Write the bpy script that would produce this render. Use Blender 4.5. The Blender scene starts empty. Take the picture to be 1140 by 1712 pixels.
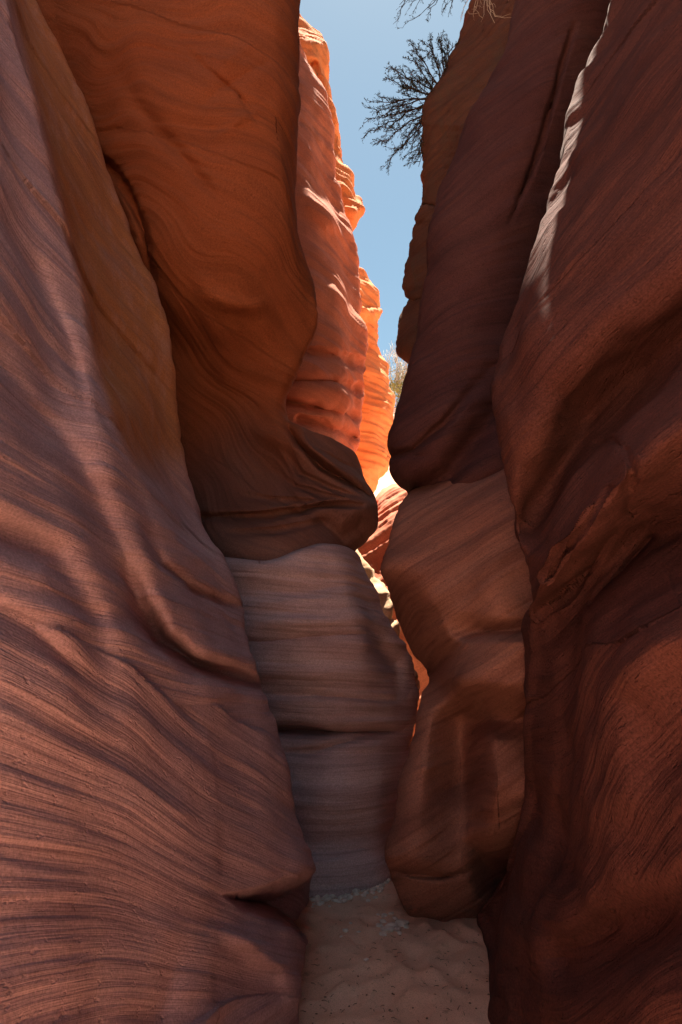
import bpy, math, random
import numpy as np
from mathutils import Vector

C = bpy.context.scene.collection
S = bpy.context.scene
rad = math.radians

# ------------------------------------------------------------------ camera
W0, H0, F = 1140.0, 1712.0, 1141.0
PITCH, CAMH = rad(10), 1.5
cam = bpy.data.cameras.new('camera')
cam.sensor_fit = 'VERTICAL'; cam.sensor_height = 36.0; cam.lens = 36.0 * F / H0
cam.clip_start = 0.05; cam.clip_end = 2000
camo = bpy.data.objects.new('camera', cam); C.objects.link(camo)
camo.location = (0, 0, CAMH); camo.rotation_euler = (math.pi / 2 + PITCH, 0, 0)
S.camera = camo

# ------------------------------------------------------------------ sky, sun, exposure
SUN_EL, SUN_AZ = rad(71), rad(9)   # azimuth from +Y (view direction) towards +X
w = bpy.data.worlds.new('World'); S.world = w; w.use_nodes = True
nt = w.node_tree
sky = nt.nodes.new('ShaderNodeTexSky'); sky.sky_type = 'NISHITA'; sky.sun_disc = False
sky.sun_elevation = SUN_EL; sky.sun_rotation = SUN_AZ
sky.air_density = 1.0; sky.dust_density = 1.7; sky.ozone_density = 2.0; sky.altitude = 1500
bg = nt.nodes['Background']; bg.inputs['Strength'].default_value = 0.05
wb = nt.nodes.new('ShaderNodeMix'); wb.data_type = 'RGBA'; wb.blend_type = 'MULTIPLY'; wb.inputs[0].default_value = 1.0
wb.inputs[7].default_value = (0.93, 0.96, 0.75, 1)          # the photograph's warm white balance
nt.links.new(sky.outputs[0], wb.inputs[6]); nt.links.new(wb.outputs[2], bg.inputs[0])
sl = bpy.data.lights.new('sun', 'SUN'); sl.energy = 5.0; sl.angle = rad(0.5); sl.color = (1.0, 0.91, 0.77)
so = bpy.data.objects.new('sun', sl); C.objects.link(so)
sd = Vector((math.sin(SUN_AZ) * math.cos(SUN_EL), math.cos(SUN_AZ) * math.cos(SUN_EL), math.sin(SUN_EL)))
so.rotation_euler = sd.to_track_quat('Z', 'Y').to_euler(); so.location = (0, 0, 30)
S.view_settings.view_transform = 'Standard'; S.view_settings.look = 'None'
S.view_settings.exposure = 2.15; S.view_settings.gamma = 1.0
S.cycles.max_bounces = 12; S.cycles.diffuse_bounces = 8
S.cycles.use_denoising = True
S.cycles.sample_clamp_indirect = 4.0

# ------------------------------------------------------------------ helpers
def ray(px, py):
    a = (np.asarray(px, float) - W0 / 2) / F; b = (H0 / 2 - np.asarray(py, float)) / F
    cp, sp = math.cos(PITCH), math.sin(PITCH)
    return a, cp - b * sp, sp + b * cp

def unproj(px, py, Y):
    a, dy, dz = ray(px, py); k = np.asarray(Y, float) / dy
    return np.stack([a * k, np.broadcast_to(Y, (a * k).shape), CAMH + dz * k], -1)

def proj(P):
    cp, sp = math.cos(PITCH), math.sin(PITCH)
    x, y, z = P[..., 0], P[..., 1], P[..., 2] - CAMH
    f = np.maximum(y * cp + z * sp, 1e-3); u = -y * sp + z * cp
    return W0 / 2 + F * x / f, H0 / 2 - F * u / f

def pchip(x, y, xq):
    """monotone cubic; y has shape (K, ...), result (len(xq), ...)"""
    x = np.asarray(x, float); y = np.asarray(y, float); xq = np.asarray(xq, float)
    if len(x) == 1: return np.repeat(y, len(xq), 0)
    sh = (-1,) + (1,) * (y.ndim - 1)
    h = np.diff(x).reshape(sh); d = np.diff(y, axis=0) / h
    m = np.zeros_like(y)
    if len(x) == 2: m[:] = d[0]
    else:
        w1 = 2 * h[1:] + h[:-1]; w2 = h[1:] + 2 * h[:-1]
        with np.errstate(divide='ignore', invalid='ignore'):
            mm = (w1 + w2) / (w1 / d[:-1] + w2 / d[1:])
        m[1:-1] = np.where(d[:-1] * d[1:] > 0, mm, 0)
        m[0] = d[0]; m[-1] = d[-1]
    i = np.clip(np.searchsorted(x, xq, side='right') - 1, 0, len(x) - 2)
    hh = (x[i + 1] - x[i]).reshape(sh); t = np.clip((xq - x[i]).reshape(sh) / hh, 0, 1)
    t2, t3 = t * t, t * t * t
    return (2 * t3 - 3 * t2 + 1) * y[i] + (t3 - 2 * t2 + t) * hh * m[i] + (3 * t2 - 2 * t3) * y[i + 1] + (t3 - t2) * hh * m[i + 1]

_rs = np.random.RandomState(7)
_perm = np.concatenate([_rs.permutation(256)] * 3)
_g = _rs.normal(size=(256, 3)); _g /= np.linalg.norm(_g, axis=1)[:, None]
def pnoise(P):
    P = np.asarray(P, float); i = np.floor(P).astype(int); f = P - i; i &= 255
    u = f * f * f * (f * (f * 6 - 15) + 10)
    out = 0
    for dx in (0, 1):
        for dy in (0, 1):
            for dz in (0, 1):
                hsh = _perm[_perm[_perm[(i[..., 0] + dx) & 255] + ((i[..., 1] + dy) & 255)] + ((i[..., 2] + dz) & 255)]
                g = _g[hsh]
                dot = g[..., 0] * (f[..., 0] - dx) + g[..., 1] * (f[..., 1] - dy) + g[..., 2] * (f[..., 2] - dz)
                wx = u[..., 0] if dx else 1 - u[..., 0]
                wy = u[..., 1] if dy else 1 - u[..., 1]
                wz = u[..., 2] if dz else 1 - u[..., 2]
                out = out + wx * wy * wz * dot
    return out * 1.5

def fbm(P, oct=4, lac=2.03, gain=0.5):
    a, s = 1.0, 0
    for k in range(oct):
        s = s + a * pnoise(P + 17.3 * k); P = P * lac; a *= gain
    return s

def sstep(x): 
    x = np.clip(x, 0, 1); return x * x * (3 - 2 * x)

def stroke_field(px, py, pts, kind):
    """pts: (px, py, width, amp). 'g' gaussian ridge or groove, 's' step on the right-hand side of the direction of travel"""
    pts = np.asarray(pts, float)
    best = np.full(px.shape, 1e9); val = np.zeros(px.shape)
    for a, b in zip(pts[:-1], pts[1:]):
        ab = b[:2] - a[:2]; L2 = (ab ** 2).sum() + 1e-9
        t = np.clip(((px - a[0]) * ab[0] + (py - a[1]) * ab[1]) / L2, 0, 1)
        dx = px - (a[0] + t * ab[0]); dy = py - (a[1] + t * ab[1])
        d = np.hypot(dx, dy)
        wd = a[2] + t * (b[2] - a[2]); am = a[3] + t * (b[3] - a[3])
        if kind == 'g': v = am * np.exp(-(d / wd) ** 2)
        else:
            side = np.sign(ab[0] * dy - ab[1] * dx)        # image y is down: >0 means right of travel
            v = am * sstep(side * d / wd * 0.5 + 0.5)
        upd = d < best
        val = np.where(upd, v, val); best = np.where(upd, d, best)
    return val

def poly_field(px, py, pts):
    q = np.array([a[:2] for a in pts], float); w, am = pts[0][2], pts[0][3]
    ins = np.zeros(px.shape, bool); d = np.full(px.shape, 1e9)
    for a, b in zip(q, np.roll(q, -1, 0)):
        c = (a[1] > py) != (b[1] > py)
        with np.errstate(divide='ignore', invalid='ignore'):
            ins ^= c & (px < (b[0] - a[0]) * (py - a[1]) / (b[1] - a[1]) + a[0])
        ab = b - a; t = np.clip(((px - a[0]) * ab[0] + (py - a[1]) * ab[1]) / ((ab ** 2).sum() + 1e-9), 0, 1)
        d = np.minimum(d, np.hypot(px - a[0] - t * ab[0], py - a[1] - t * ab[1]))
    return np.where(ins, am * sstep(d / w), 0)

def link(name, me, mat=None, parent=None):
    o = bpy.data.objects.new(name, me); C.objects.link(o)
    if mat and not me.materials: me.materials.append(mat)
    if parent: o.parent = parent
    return o

def tag(o, label=None, cat=None, group=None, kind=None):
    if label: o['label'] = label
    if cat: o['category'] = cat
    if group: o['group'] = group
    if kind: o['kind'] = kind
    return o

def empty(name, loc, label, cat, group=None):
    o = bpy.data.objects.new(name, None); C.objects.link(o); o.location = loc
    o.empty_display_size = 0.2
    bpy.context.view_layer.update()
    return tag(o, label, cat, group)

def grid_mesh(name, P, attrs=None, flip=False):
    nu, nv = P.shape[:2]
    me = bpy.data.meshes.new(name)
    idx = np.arange(nu * nv).reshape(nu, nv)
    q = np.stack([idx[:-1, :-1], idx[1:, :-1], idx[1:, 1:], idx[:-1, 1:]], -1).reshape(-1, 4)
    if flip: q = q[:, ::-1]
    me.vertices.add(nu * nv); me.vertices.foreach_set('co', P.reshape(-1).astype(np.float32))
    me.loops.add(q.size); me.loops.foreach_set('vertex_index', np.ascontiguousarray(q).reshape(-1).astype(np.int32))
    me.polygons.add(len(q)); me.polygons.foreach_set('loop_start', np.arange(0, q.size, 4, dtype=np.int32))
    me.polygons.foreach_set('use_smooth', np.ones(len(q), dtype=bool))
    me.update(calc_edges=True)
    for k, v in (attrs or {}).items():
        a = me.attributes.new(k, 'FLOAT_VECTOR', 'POINT'); a.data.foreach_set('vector', v.reshape(-1).astype(np.float32))
    me.validate()
    return me

def soup_mesh(name, V, Fc, smooth=False):
    me = bpy.data.meshes.new(name); me.from_pydata([tuple(v) for v in V], [], Fc); me.update()
    if smooth: me.polygons.foreach_set('use_smooth', [True] * len(me.polygons))
    return me

def normals(P):
    du = np.gradient(P, axis=0); dv = np.gradient(P, axis=1)
    n = np.cross(du, dv); n /= np.linalg.norm(n, axis=-1)[..., None] + 1e-12
    return n

def bed_coords(P, nrm, warp=0.12, wscale=0.45, seed=0.0, xbed=None):
    n = np.array(nrm, float); n /= np.linalg.norm(n)
    e1 = np.cross(n, [0, 1, 0.01]); e1 /= np.linalg.norm(e1); e2 = np.cross(n, e1)
    wv = warp * fbm(P * wscale + seed, 3)
    s = P @ n + wv
    if xbed:                                          # cross-bedded sets: each set of laminae dips its own way and cuts off the one below
        h, amt = xbed
        k = np.floor((P @ n + 0.5 * wv + 0.10 * h * fbm(P * 0.8 + seed + 40, 3)) / h)
        t1 = np.sin(k * 12.9898 + seed) * amt; t2 = np.sin(k * 78.233 + seed * 2) * amt
        s = s + t1 * (P @ e1) + t2 * (P @ e2) + 0.37 * np.sin(k * 5.1)
    return np.stack([P @ e1, P @ e2, s], -1)

def sheet(name, stations, mat, rows=None, nu=220, side=-1, strokes=(), bed=(0, 0, 1), warp=0.12, wscale=0.45,
          relief=0.02, lam=0.008, lamf=9.0, lump=0.03, lumpf=1.2, zbot=-0.6, ztop=8.0, lean=0.35, out=9.0, ext0=(), ext1=(),
          parent=None, seed=0.0, topcap=True, ragged=0.0, zone=None, xbed=None):
    """one rock surface: stations run along the wall, each a profile of (py, px, distance) read at the rows"""
    if rows is None: rows = np.concatenate([np.arange(-300, 0, 8), np.arange(0, 1712, 3.2), np.arange(1712, 1901, 12)])
    index_mode = len(stations[0][0]) == 4            # (v, px, py, Y)
    K = len(stations); PX = []; PY = []; YY = []
    for st in stations:
        a = np.array(st, float); a = a[np.argsort(a[:, 0], kind='stable')]
        if index_mode:
            PX.append(pchip(a[:, 0], a[:, 1], rows)); PY.append(pchip(a[:, 0], a[:, 2], rows)); YY.append(pchip(a[:, 0], a[:, 3], rows))
        else:
            PX.append(pchip(a[:, 0], a[:, 1], rows)); PY.append(rows.astype(float)); YY.append(pchip(a[:, 0], a[:, 2], rows))
    PX, PY, YY = map(np.array, (PX, PY, YY))
    Q = unproj(PX, PY, YY)
    t = np.concatenate([[0], np.cumsum(np.linalg.norm(np.diff(Q, axis=0), axis=-1).mean(1) ** 0.6)])
    u = np.linspace(0, t[-1], nu)
    u = np.unique(np.concatenate([u, t]))
    px, py, yy = pchip(t, PX, u), pchip(t, PY, u), pchip(t, YY, u)
    if ragged:                                        # broken, uneven rim instead of a ruled edge
        px = px + ragged * fbm(np.stack([py * 0.055, yy, 0 * py + seed], -1), 4)
    for kind, pts in strokes:
        yy = yy * (1 + (poly_field(px, py, pts) if kind == 'p' else stroke_field(px, py, pts, kind)))
    P = unproj(px, py, yy)
    sgn = float(side)
    # carry the wall on above the picture and back over the plateau, and down below the sand
    cols = [P]
    if topcap:
        top = P[:, :1]
        zt = np.maximum(top[..., 2] + 0.4, ztop + 0.5 * pnoise(np.stack([top[..., 0], top[..., 1], 0 * top[..., 0] + seed], -1)))
        up = []
        for k in (0.25, 0.5, 0.75, 1.0):
            a = top.copy(); a[..., 2] = top[..., 2] + (zt - top[..., 2]) * k; a[..., 0] += sgn * lean * k * k
            up.append(a)
        for dx, dz in ((0.25, 0.12), (1.0, 0.25), (out, 0.6)):
            a = up[3].copy(); a[..., 0] += sgn * dx; a[..., 2] += dz
            up.append(a)
        if len(up):
            b = up[-1].copy(); b[..., 2] = -0.6; up.append(b)
        cols = up[::-1] + cols
    bot = P[:, -1:]
    if zbot is not None:
        for k in (0.33, 0.66, 1.0):
            a = bot.copy(); a[..., 2] = bot[..., 2] + np.minimum(0, zbot - bot[..., 2]) * k
            cols.append(a)
    nup = sum(c.shape[1] for c in cols[:-4]) if zbot is not None else sum(c.shape[1] for c in cols[:-1])
    P = np.concatenate(cols, 1)
    def ext(P, offs, first):
        base = P[:1] if first else P[-1:]
        parts = []
        prev = base
        for dx, dy in offs:
            nxt = base + np.array([dx, dy, 0.0])
            m = max(2, int(np.hypot(*(nxt - prev)[0, 0, :2]) / 0.25)); m = min(m, 24)
            for k in range(1, m + 1): parts.append(prev + (nxt - prev) * k / m)
            prev = nxt
        if not parts: return P
        E = np.concatenate(parts, 0)
        return np.concatenate([E[::-1], P], 0) if first else np.concatenate([P, E], 0)
    P = ext(P, ext0, True); P = ext(P, ext1, False)
    n = normals(P)
    # make normals face the slot
    flip = (n[..., 0] * -sgn).mean() < 0
    if flip: n = -n
    B = bed_coords(P, bed, warp, wscale, seed, xbed)
    s = 1.0
    d = lump * fbm(P * lumpf + seed, 3)
    d = d + relief * fbm(B * np.array([0.7, 0.7, 3.2]) + seed, 3)
    d = d + lam * 0.8 * np.tanh(5.0 * fbm(B * np.array([0.6, 0.6, lamf * 0.55]) + seed * 2, 2))
    d = d + lam * 0.7 * np.tanh(3.5 * fbm(B * np.array([1.3, 1.3, lamf * 1.9]) + seed * 3, 2))
    d = d + lam * 0.25 * fbm(P * 14.0 + seed, 2)
    fade = 1.0
    P = P + n * (d * fade)[..., None]
    B = bed_coords(P, bed, warp, wscale, seed, xbed)
    att = {'bed': B}
    if zone is not None:
        zx, zy = proj(P)
        zz = zone(zx, zy, P, B); att['zone'] = np.stack([zz, zz, zz], -1)
    me = grid_mesh(name, P, att, flip=flip)
    if parent is not None:
        me.transform(parent.matrix_world.inverted())
    return link(name, me, mat, parent)

# ------------------------------------------------------------------ materials
def rock(name, a, b, dark, f1=1.6, f2=11.0, f3=46.0, k2=0.55, k3=0.35, bump=0.5, speck=0.25, varnish=None, vamt=0.0, grainf=130.0, pits=0.3, zone=None, vscale=(7.0, 7.0, 0.5)):
    m = bpy.data.materials.new(name); m.use_nodes = True; nt = m.node_tree; N = nt.nodes; L = nt.links
    bs = N['Principled BSDF']; bs.inputs['Roughness'].default_value = 0.92
    bs.inputs['Specular IOR Level'].default_value = 0.15
    at = N.new('ShaderNodeAttribute'); at.attribute_name = 'bed'
    def noise(sc, detail=3, rough=0.55, src=None, dist=0.0):
        mp = N.new('ShaderNodeMapping'); mp.inputs['Scale'].default_value = sc
        L.new(src or at.outputs['Vector'], mp.inputs['Vector'])
        n = N.new('ShaderNodeTexNoise'); n.inputs['Scale'].default_value = 1.0
        n.inputs['Detail'].default_value = detail; n.inputs['Roughness'].default_value = rough
        n.inputs['Distortion'].default_value = dist
        L.new(mp.outputs[0], n.inputs['Vector']); return n.outputs['Fac']
    def ramp(src, lo, hi):
        r = N.new('ShaderNodeMapRange'); r.inputs['From Min'].default_value = lo; r.inputs['From Max'].default_value = hi
        L.new(src, r.inputs['Value']); return r.outputs[0]
    def mix(fac, c1, c2, mode='MIX'):
        x = N.new('ShaderNodeMix'); x.data_type = 'RGBA'; x.blend_type = mode
        if isinstance(fac, float): x.inputs[0].default_value = fac
        else: L.new(fac, x.inputs[0])
        for i, c in ((6, c1), (7, c2)):
            if isinstance(c, tuple): x.inputs[i].default_value = c + (1,)
            else: L.new(c, x.inputs[i])
        return x.outputs[2]
    def mul(a_, b_, op='MULTIPLY'):
        x = N.new('ShaderNodeMath'); x.operation = op
        for i, c in ((0, a_), (1, b_)):
            if isinstance(c, float): x.inputs[i].default_value = c
            else: L.new(c, x.inputs[i])
        return x.outputs[0]
    n1 = noise((0.35, 0.35, f1), 4, 0.6); n2 = noise((0.5, 0.5, f2), 4, 0.65); n3 = noise((1.2, 1.2, f3), 3, 0.6)
    gr = noise((grainf,) * 3, 2, 0.7); bl = noise((2.2, 2.2, 2.6), 5, 0.65, dist=0.6)
    col = mix(ramp(n1, 0.36, 0.64), a, b)
    if zone:                                          # second colour set
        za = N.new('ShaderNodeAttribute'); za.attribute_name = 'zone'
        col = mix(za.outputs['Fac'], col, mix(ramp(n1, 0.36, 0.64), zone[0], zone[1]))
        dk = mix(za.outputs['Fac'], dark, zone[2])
    else: dk = dark
    col = mix(mul(ramp(n2, 0.48, 0.70), k2), col, dk)
    col = mix(mul(ramp(n3, 0.50, 0.72), k3), col, dk)
    col = mix(mul(ramp(bl, 0.52, 0.72), 0.35), col, tuple(x * 0.62 for x in a))
    if varnish:
        vs = noise(vscale, 5, 0.65)
        col = mix(mul(ramp(vs, 0.50, 0.70), vamt), col, varnish)
    val = N.new('ShaderNodeHueSaturation'); L.new(col, val.inputs['Color'])
    v = N.new('ShaderNodeMapRange'); v.inputs['To Min'].default_value = 1 - speck; v.inputs['To Max'].default_value = 1 + speck
    v.inputs['From Min'].default_value = 0.3; v.inputs['From Max'].default_value = 0.7
    L.new(gr, v.inputs['Value']); L.new(v.outputs[0], val.inputs['Value'])
    L.new(val.outputs[0], bs.inputs['Base Color'])
    # relief
    pt = noise((26, 26, 60), 2, 0.5)
    h = mul(mul(n2, 0.9), mul(n3, 0.55), 'ADD')
    h = mul(h, mul(gr, 0.10), 'ADD')
    h = mul(h, mul(ramp(pt, 0.62, 0.75), -pits), 'ADD')
    h = mul(h, mul(bl, 0.7), 'ADD')
    bp = N.new('ShaderNodeBump'); bp.inputs['Strength'].default_value = bump; bp.inputs['Distance'].default_value = 0.02
    L.new(h, bp.inputs['Height']); L.new(bp.outputs[0], bs.inputs['Normal'])
    return m

M = {}
M['mauve'] = rock('mauve_sandstone', (0.44, 0.26, 0.26), (0.54, 0.35, 0.345), (0.25, 0.12, 0.115), f2=14, f3=70, k2=0.26, k3=0.46, bump=0.6, pits=0.2, varnish=(0.60, 0.38, 0.34), vamt=0.25, vscale=(9.0, 9.0, 0.8), zone=((0.46, 0.17, 0.065), (0.50, 0.20, 0.08), (0.30, 0.10, 0.04)))  # zone colours carry the orange bounce glow of the upper band
M['orange'] = rock('orange_sandstone', (0.31, 0.09, 0.034), (0.26, 0.072, 0.028), (0.17, 0.05, 0.021), k2=0.6, k3=0.3, f2=8, bump=0.6, zone=((0.18, 0.07, 0.048), (0.24, 0.11, 0.08), (0.09, 0.036, 0.028)))
M['grey'] = rock('grey_mauve_sandstone', (0.41, 0.255, 0.245), (0.58, 0.40, 0.38), (0.21, 0.115, 0.11), f1=5.0, f2=12, f3=64, k2=0.5, k3=0.45, bump=0.6)
M['salmon'] = rock('salmon_sandstone', (0.60, 0.235, 0.145), (0.50, 0.175, 0.10), (0.32, 0.11, 0.07), f1=1.4, f2=6, f3=24, varnish=(0.30, 0.11, 0.06), vamt=0.45)
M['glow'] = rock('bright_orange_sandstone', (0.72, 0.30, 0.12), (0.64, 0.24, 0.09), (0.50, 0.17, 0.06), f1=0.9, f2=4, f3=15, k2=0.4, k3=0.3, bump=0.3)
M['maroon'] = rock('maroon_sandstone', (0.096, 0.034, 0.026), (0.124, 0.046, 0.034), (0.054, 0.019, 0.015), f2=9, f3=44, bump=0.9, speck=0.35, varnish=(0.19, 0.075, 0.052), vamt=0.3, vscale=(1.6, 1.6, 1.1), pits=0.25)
M['brown'] = rock('brown_sandstone', (0.30, 0.125, 0.085), (0.37, 0.17, 0.115), (0.14, 0.052, 0.036), f2=9, f3=40, k2=0.7, k3=0.5, bump=0.7)
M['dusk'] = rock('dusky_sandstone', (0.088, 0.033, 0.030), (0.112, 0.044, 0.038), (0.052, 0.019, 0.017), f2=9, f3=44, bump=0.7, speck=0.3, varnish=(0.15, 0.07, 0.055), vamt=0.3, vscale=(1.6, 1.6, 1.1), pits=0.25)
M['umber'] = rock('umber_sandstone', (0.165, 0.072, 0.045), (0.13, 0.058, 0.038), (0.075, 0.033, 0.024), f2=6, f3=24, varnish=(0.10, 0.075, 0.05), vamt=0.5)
M['tan'] = rock('tan_sandstone', (0.55, 0.34, 0.20), (0.60, 0.40, 0.26), (0.36, 0.20, 0.11), f2=8, f3=36, bump=0.45)

# ------------------------------------------------------------------ ground
def ground():
    xs = np.concatenate([np.linspace(-90, -3, 40)[:-1], np.arange(-3, 3, 0.022), np.linspace(3, 90, 40)])
    ys = np.concatenate([np.linspace(-90, -2, 40)[:-1], np.arange(-2, 2.4, 0.08), np.arange(2.4, 7, 0.016), np.arange(7, 26, 0.25), np.linspace(26, 150, 40)])
    X, Y = np.meshgrid(xs, ys, indexing='ij')
    Z = 0.05 * pnoise(np.stack([X * 0.8, Y * 0.8, 0 * X], -1))
    near = np.exp(-((Y - 3.5) / 4) ** 2) * np.exp(-(X / 3.0) ** 2)
    Z += near * 0.014 * fbm(np.stack([X * 5, Y * 5, 0 * X + 3], -1), 4)
    # trodden hollows of old footprints
    rs = np.random.RandomState(3)
    for k in range(34):
        fx, fy, an = rs.uniform(-0.2, 0.9), rs.uniform(2.7, 4.9), rs.normal(0, 0.5)
        c, s = math.cos(an), math.sin(an)
        u = ((X - fx) * c + (Y - fy) * s) / 0.055; v = (-(X - fx) * s + (Y - fy) * c) / 0.13
        r2 = u * u + v * v
        Z += -0.012 * np.exp(-r2 * r2) + 0.006 * np.exp(-(np.sqrt(r2) - 1.5) ** 2 * 5)
    # the slope of bright sand climbing out of the far end
    Z += np.where(Y > 9, np.clip((Y - 9.0), 0, 18) * 0.60, 0) * sstep((Y - 9) / 3)
    Z += 0.35 * fbm(np.stack([X * 0.25, Y * 0.25, 0 * X + 9], -1), 3) * sstep((Y - 10) / 4)
    P = np.stack([X, Y, Z], -1)
    o = link('ground', grid_mesh('ground', P), M['sand']); tag(o, kind='structure')
    return o

def sand_mat():
    m = bpy.data.materials.new('sand'); m.use_nodes = True; nt = m.node_tree; N = nt.nodes; L = nt.links
    bs = N['Principled BSDF']; bs.inputs['Roughness'].default_value = 0.95; bs.inputs['Specular IOR Level'].default_value = 0.1
    tc = N.new('ShaderNodeNewGeometry')
    def noise(s, d=4, r=0.6):
        n = N.new('ShaderNodeTexNoise'); n.inputs['Scale'].default_value = s; n.inputs['Detail'].default_value = d; n.inputs['Roughness'].default_value = r
        L.new(tc.outputs['Position'], n.inputs['Vector']); return n.outputs['Fac']
    def ramp(src, lo, hi, a=0, b=1):
        r = N.new('ShaderNodeMapRange'); r.inputs[1].default_value = lo; r.inputs[2].default_value = hi; r.inputs[3].default_value = a; r.inputs[4].default_value = b
        L.new(src, r.inputs[0]); return r.outputs[0]
    def mix(f, a, b):
        x = N.new('ShaderNodeMix'); x.data_type = 'RGBA'; L.new(f, x.inputs[0])
        for i, c in ((6, a), (7, b)):
            if isinstance(c, tuple): x.inputs[i].default_value = c + (1,)
            else: L.new(c, x.inputs[i])
        return x.outputs[2]
    big = noise(3.0); mid = noise(16, 5, 0.7); fine = noise(240, 2, 0.7)
    col = mix(ramp(big, 0.35, 0.65), (0.80, 0.45, 0.30), (0.88, 0.54, 0.38))
    col = mix(ramp(mid, 0.58, 0.70, 0, 0.75), col, (0.44, 0.25, 0.16))
    col = mix(ramp(fine, 0.45, 0.75, 0, 0.6), col, (0.30, 0.17, 0.11))
    L.new(col, bs.inputs['Base Color'])
    bp = N.new('ShaderNodeBump'); bp.inputs['Strength'].default_value = 0.6; bp.inputs['Distance'].default_value = 0.012
    ad = N.new('ShaderNodeMath'); ad.operation = 'ADD'; L.new(mid, ad.inputs[0])
    ml = N.new('ShaderNodeMath'); ml.operation = 'MULTIPLY'; ml.inputs[1].default_value = 0.25; L.new(fine, ml.inputs[0]); L.new(ml.outputs[0], ad.inputs[1])
    L.new(ad.outputs[0], bp.inputs['Height']); L.new(bp.outputs[0], bs.inputs['Normal'])
    return m
M['sand'] = sand_mat()
ground()

# ------------------------------------------------------------------ left side
def shift(st, dpx, dY):
    return [(a, b + dpx, c + dY) for a, b, c in st]

# near wall
L1c = [(-300, -10, 4.6), (0, 58, 4.2), (120, 120, 4.1), (250, 170, 4.0), (310, 188, 4.0), (400, 215, 3.95), (475, 250, 3.9), (540, 270, 3.8), (600, 279, 3.7),
       (680, 288, 3.65), (740, 296, 3.6), (800, 308, 3.5), (840, 322, 3.5), (900, 352, 3.45), (935, 375, 3.4), (1000, 398, 3.4), (1060, 415, 3.35),
       (1150, 438, 3.3), (1200, 452, 3.3), (1300, 488, 3.3), (1400, 510, 3.3), (1450, 521, 3.3), (1500, 520, 3.3), (1540, 513, 3.3), (1600, 505, 3.2), (1712, 506, 3.05), (1900, 508, 3.0)]
L1f = [(-300, -70, 3.2), (0, 12, 3.0), (210, 66, 2.85), (320, 92, 2.8), (415, 114, 2.75), (500, 135, 2.7), (590, 150, 2.6), (700, 184, 2.5), (780, 218, 2.5),
       (850, 255, 2.52), (1000, 300, 2.57), (1150, 335, 2.55), (1400, 365, 2.48), (1712, 345, 2.26), (1900, 340, 2.18)]
L1f = [(a, b, c - 0.22 * (1 if a < 700 else max(0, (850 - a) / 150))) for a, b, c in L1f]
L1f2 = [(a, b + 9, c + (0.22 if a < 700 else 0.055)) for a, b, c in L1f]
L1f0 = [(a, b - 10, c - (0.06 if a < 800 else 0.045)) for a, b, c in L1f]
L1m = [(-300, -100, 2.8), (0, -25, 2.55), (300, 40, 2.35), (600, 95, 2.15), (850, 150, 2.0), (1100, 190, 1.95), (1400, 200, 1.9), (1712, 180, 1.75), (1900, 175, 1.7)]
L1a = [(-300, -160, 2.35), (0, -80, 2.15), (400, -30, 1.85), (900, 10, 1.6), (1400, 20, 1.5), (1900, 10, 1.35)]
L1z = [(-300, -700, 1.25), (400, -620, 1.05), (900, -560, 0.95), (1400, -520, 0.92), (1900, -520, 0.85)]
def band_glow(px, py, P, B):  # orange bounced light painted into the band between fold and crest
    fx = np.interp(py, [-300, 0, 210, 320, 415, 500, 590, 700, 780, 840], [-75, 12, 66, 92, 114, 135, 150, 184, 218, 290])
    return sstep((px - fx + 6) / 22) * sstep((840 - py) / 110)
near_strokes = [
    ('g', [(-20, 300, 14, .0), (20, 370, 16, .02), (60, 450, 18, .03), (95, 530, 16, .03), (130, 610, 12, .02), (150, 680, 8, 0)]),
    ('g', [(-40, 540, 18, .0), (0, 590, 20, .025), (60, 680, 22, .035), (110, 745, 24, .04), (150, 830, 30, .05), (190, 930, 32, .06), (230, 1010, 24, .10), (266, 1070, 17, .14),
           (330, 1112, 14, .11), (390, 1130, 12, .08), (445, 1150, 12, .06)]),
    ('g', [(150, 620, 26, 0), (190, 780, 34, -.02), (225, 900, 36, -.02), (258, 985, 36, -.02), (300, 1045, 32, -.02), (360, 1085, 30, -.025), (430, 1100, 28, -.03)]),
    ('g', [(235, 880, 12, 0), (270, 945, 11, .03), (320, 985, 10, .045), (370, 1005, 9, .04), (410, 1020, 9, .03)]),
    ('g', [(-20, 1010, 18, .02), (50, 1050, 17, .022), (110, 1110, 17, .022), (170, 1170, 17, 0)]),
    ('g', [(-20, 880, 30, .04), (90, 930, 30, .04), (150, 1030, 34, .04), (180, 1150, 38, .02)]),
    # undercut notch at the foot
    ('p', [(372, 1496, 26, .30), (405, 1489, 0, 0), (450, 1476, 0, 0), (490, 1462, 0, 0), (540, 1438, 0, 0), (640, 1440, 0, 0), (640, 1640, 0, 0), (510, 1585, 0, 0), (450, 1548, 0, 0), (408, 1524, 0, 0)]),
    ('g', [(350, 1545, 20, 0), (420, 1575, 22, -.05), (480, 1620, 24, -.05), (520, 1690, 24, -.04)]),
    ('g', [(310, 1540, 20, 0), (280, 1640, 26, .025), (255, 1740, 30, .03)]),
]
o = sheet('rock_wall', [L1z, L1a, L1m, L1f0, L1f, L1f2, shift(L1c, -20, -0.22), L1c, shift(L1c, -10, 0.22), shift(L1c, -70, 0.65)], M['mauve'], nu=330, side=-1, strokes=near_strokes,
          bed=(0.10, 0.30, 1.0), warp=0.16, wscale=0.35, relief=0.014, lam=0.005, zone=band_glow, xbed=(0.9, 0.16), lump=0.03, ztop=6.5, ext0=[(-0.1, -3.0), (-2.5, -5), (-10, -7)], ext1=[(-2, 0.3), (-9, 1.0)], seed=1.0)
tag(o, 'smooth mauve pink canyon wall sweeping diagonally down the left foreground to an undercut foot', 'rock wall')

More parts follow.
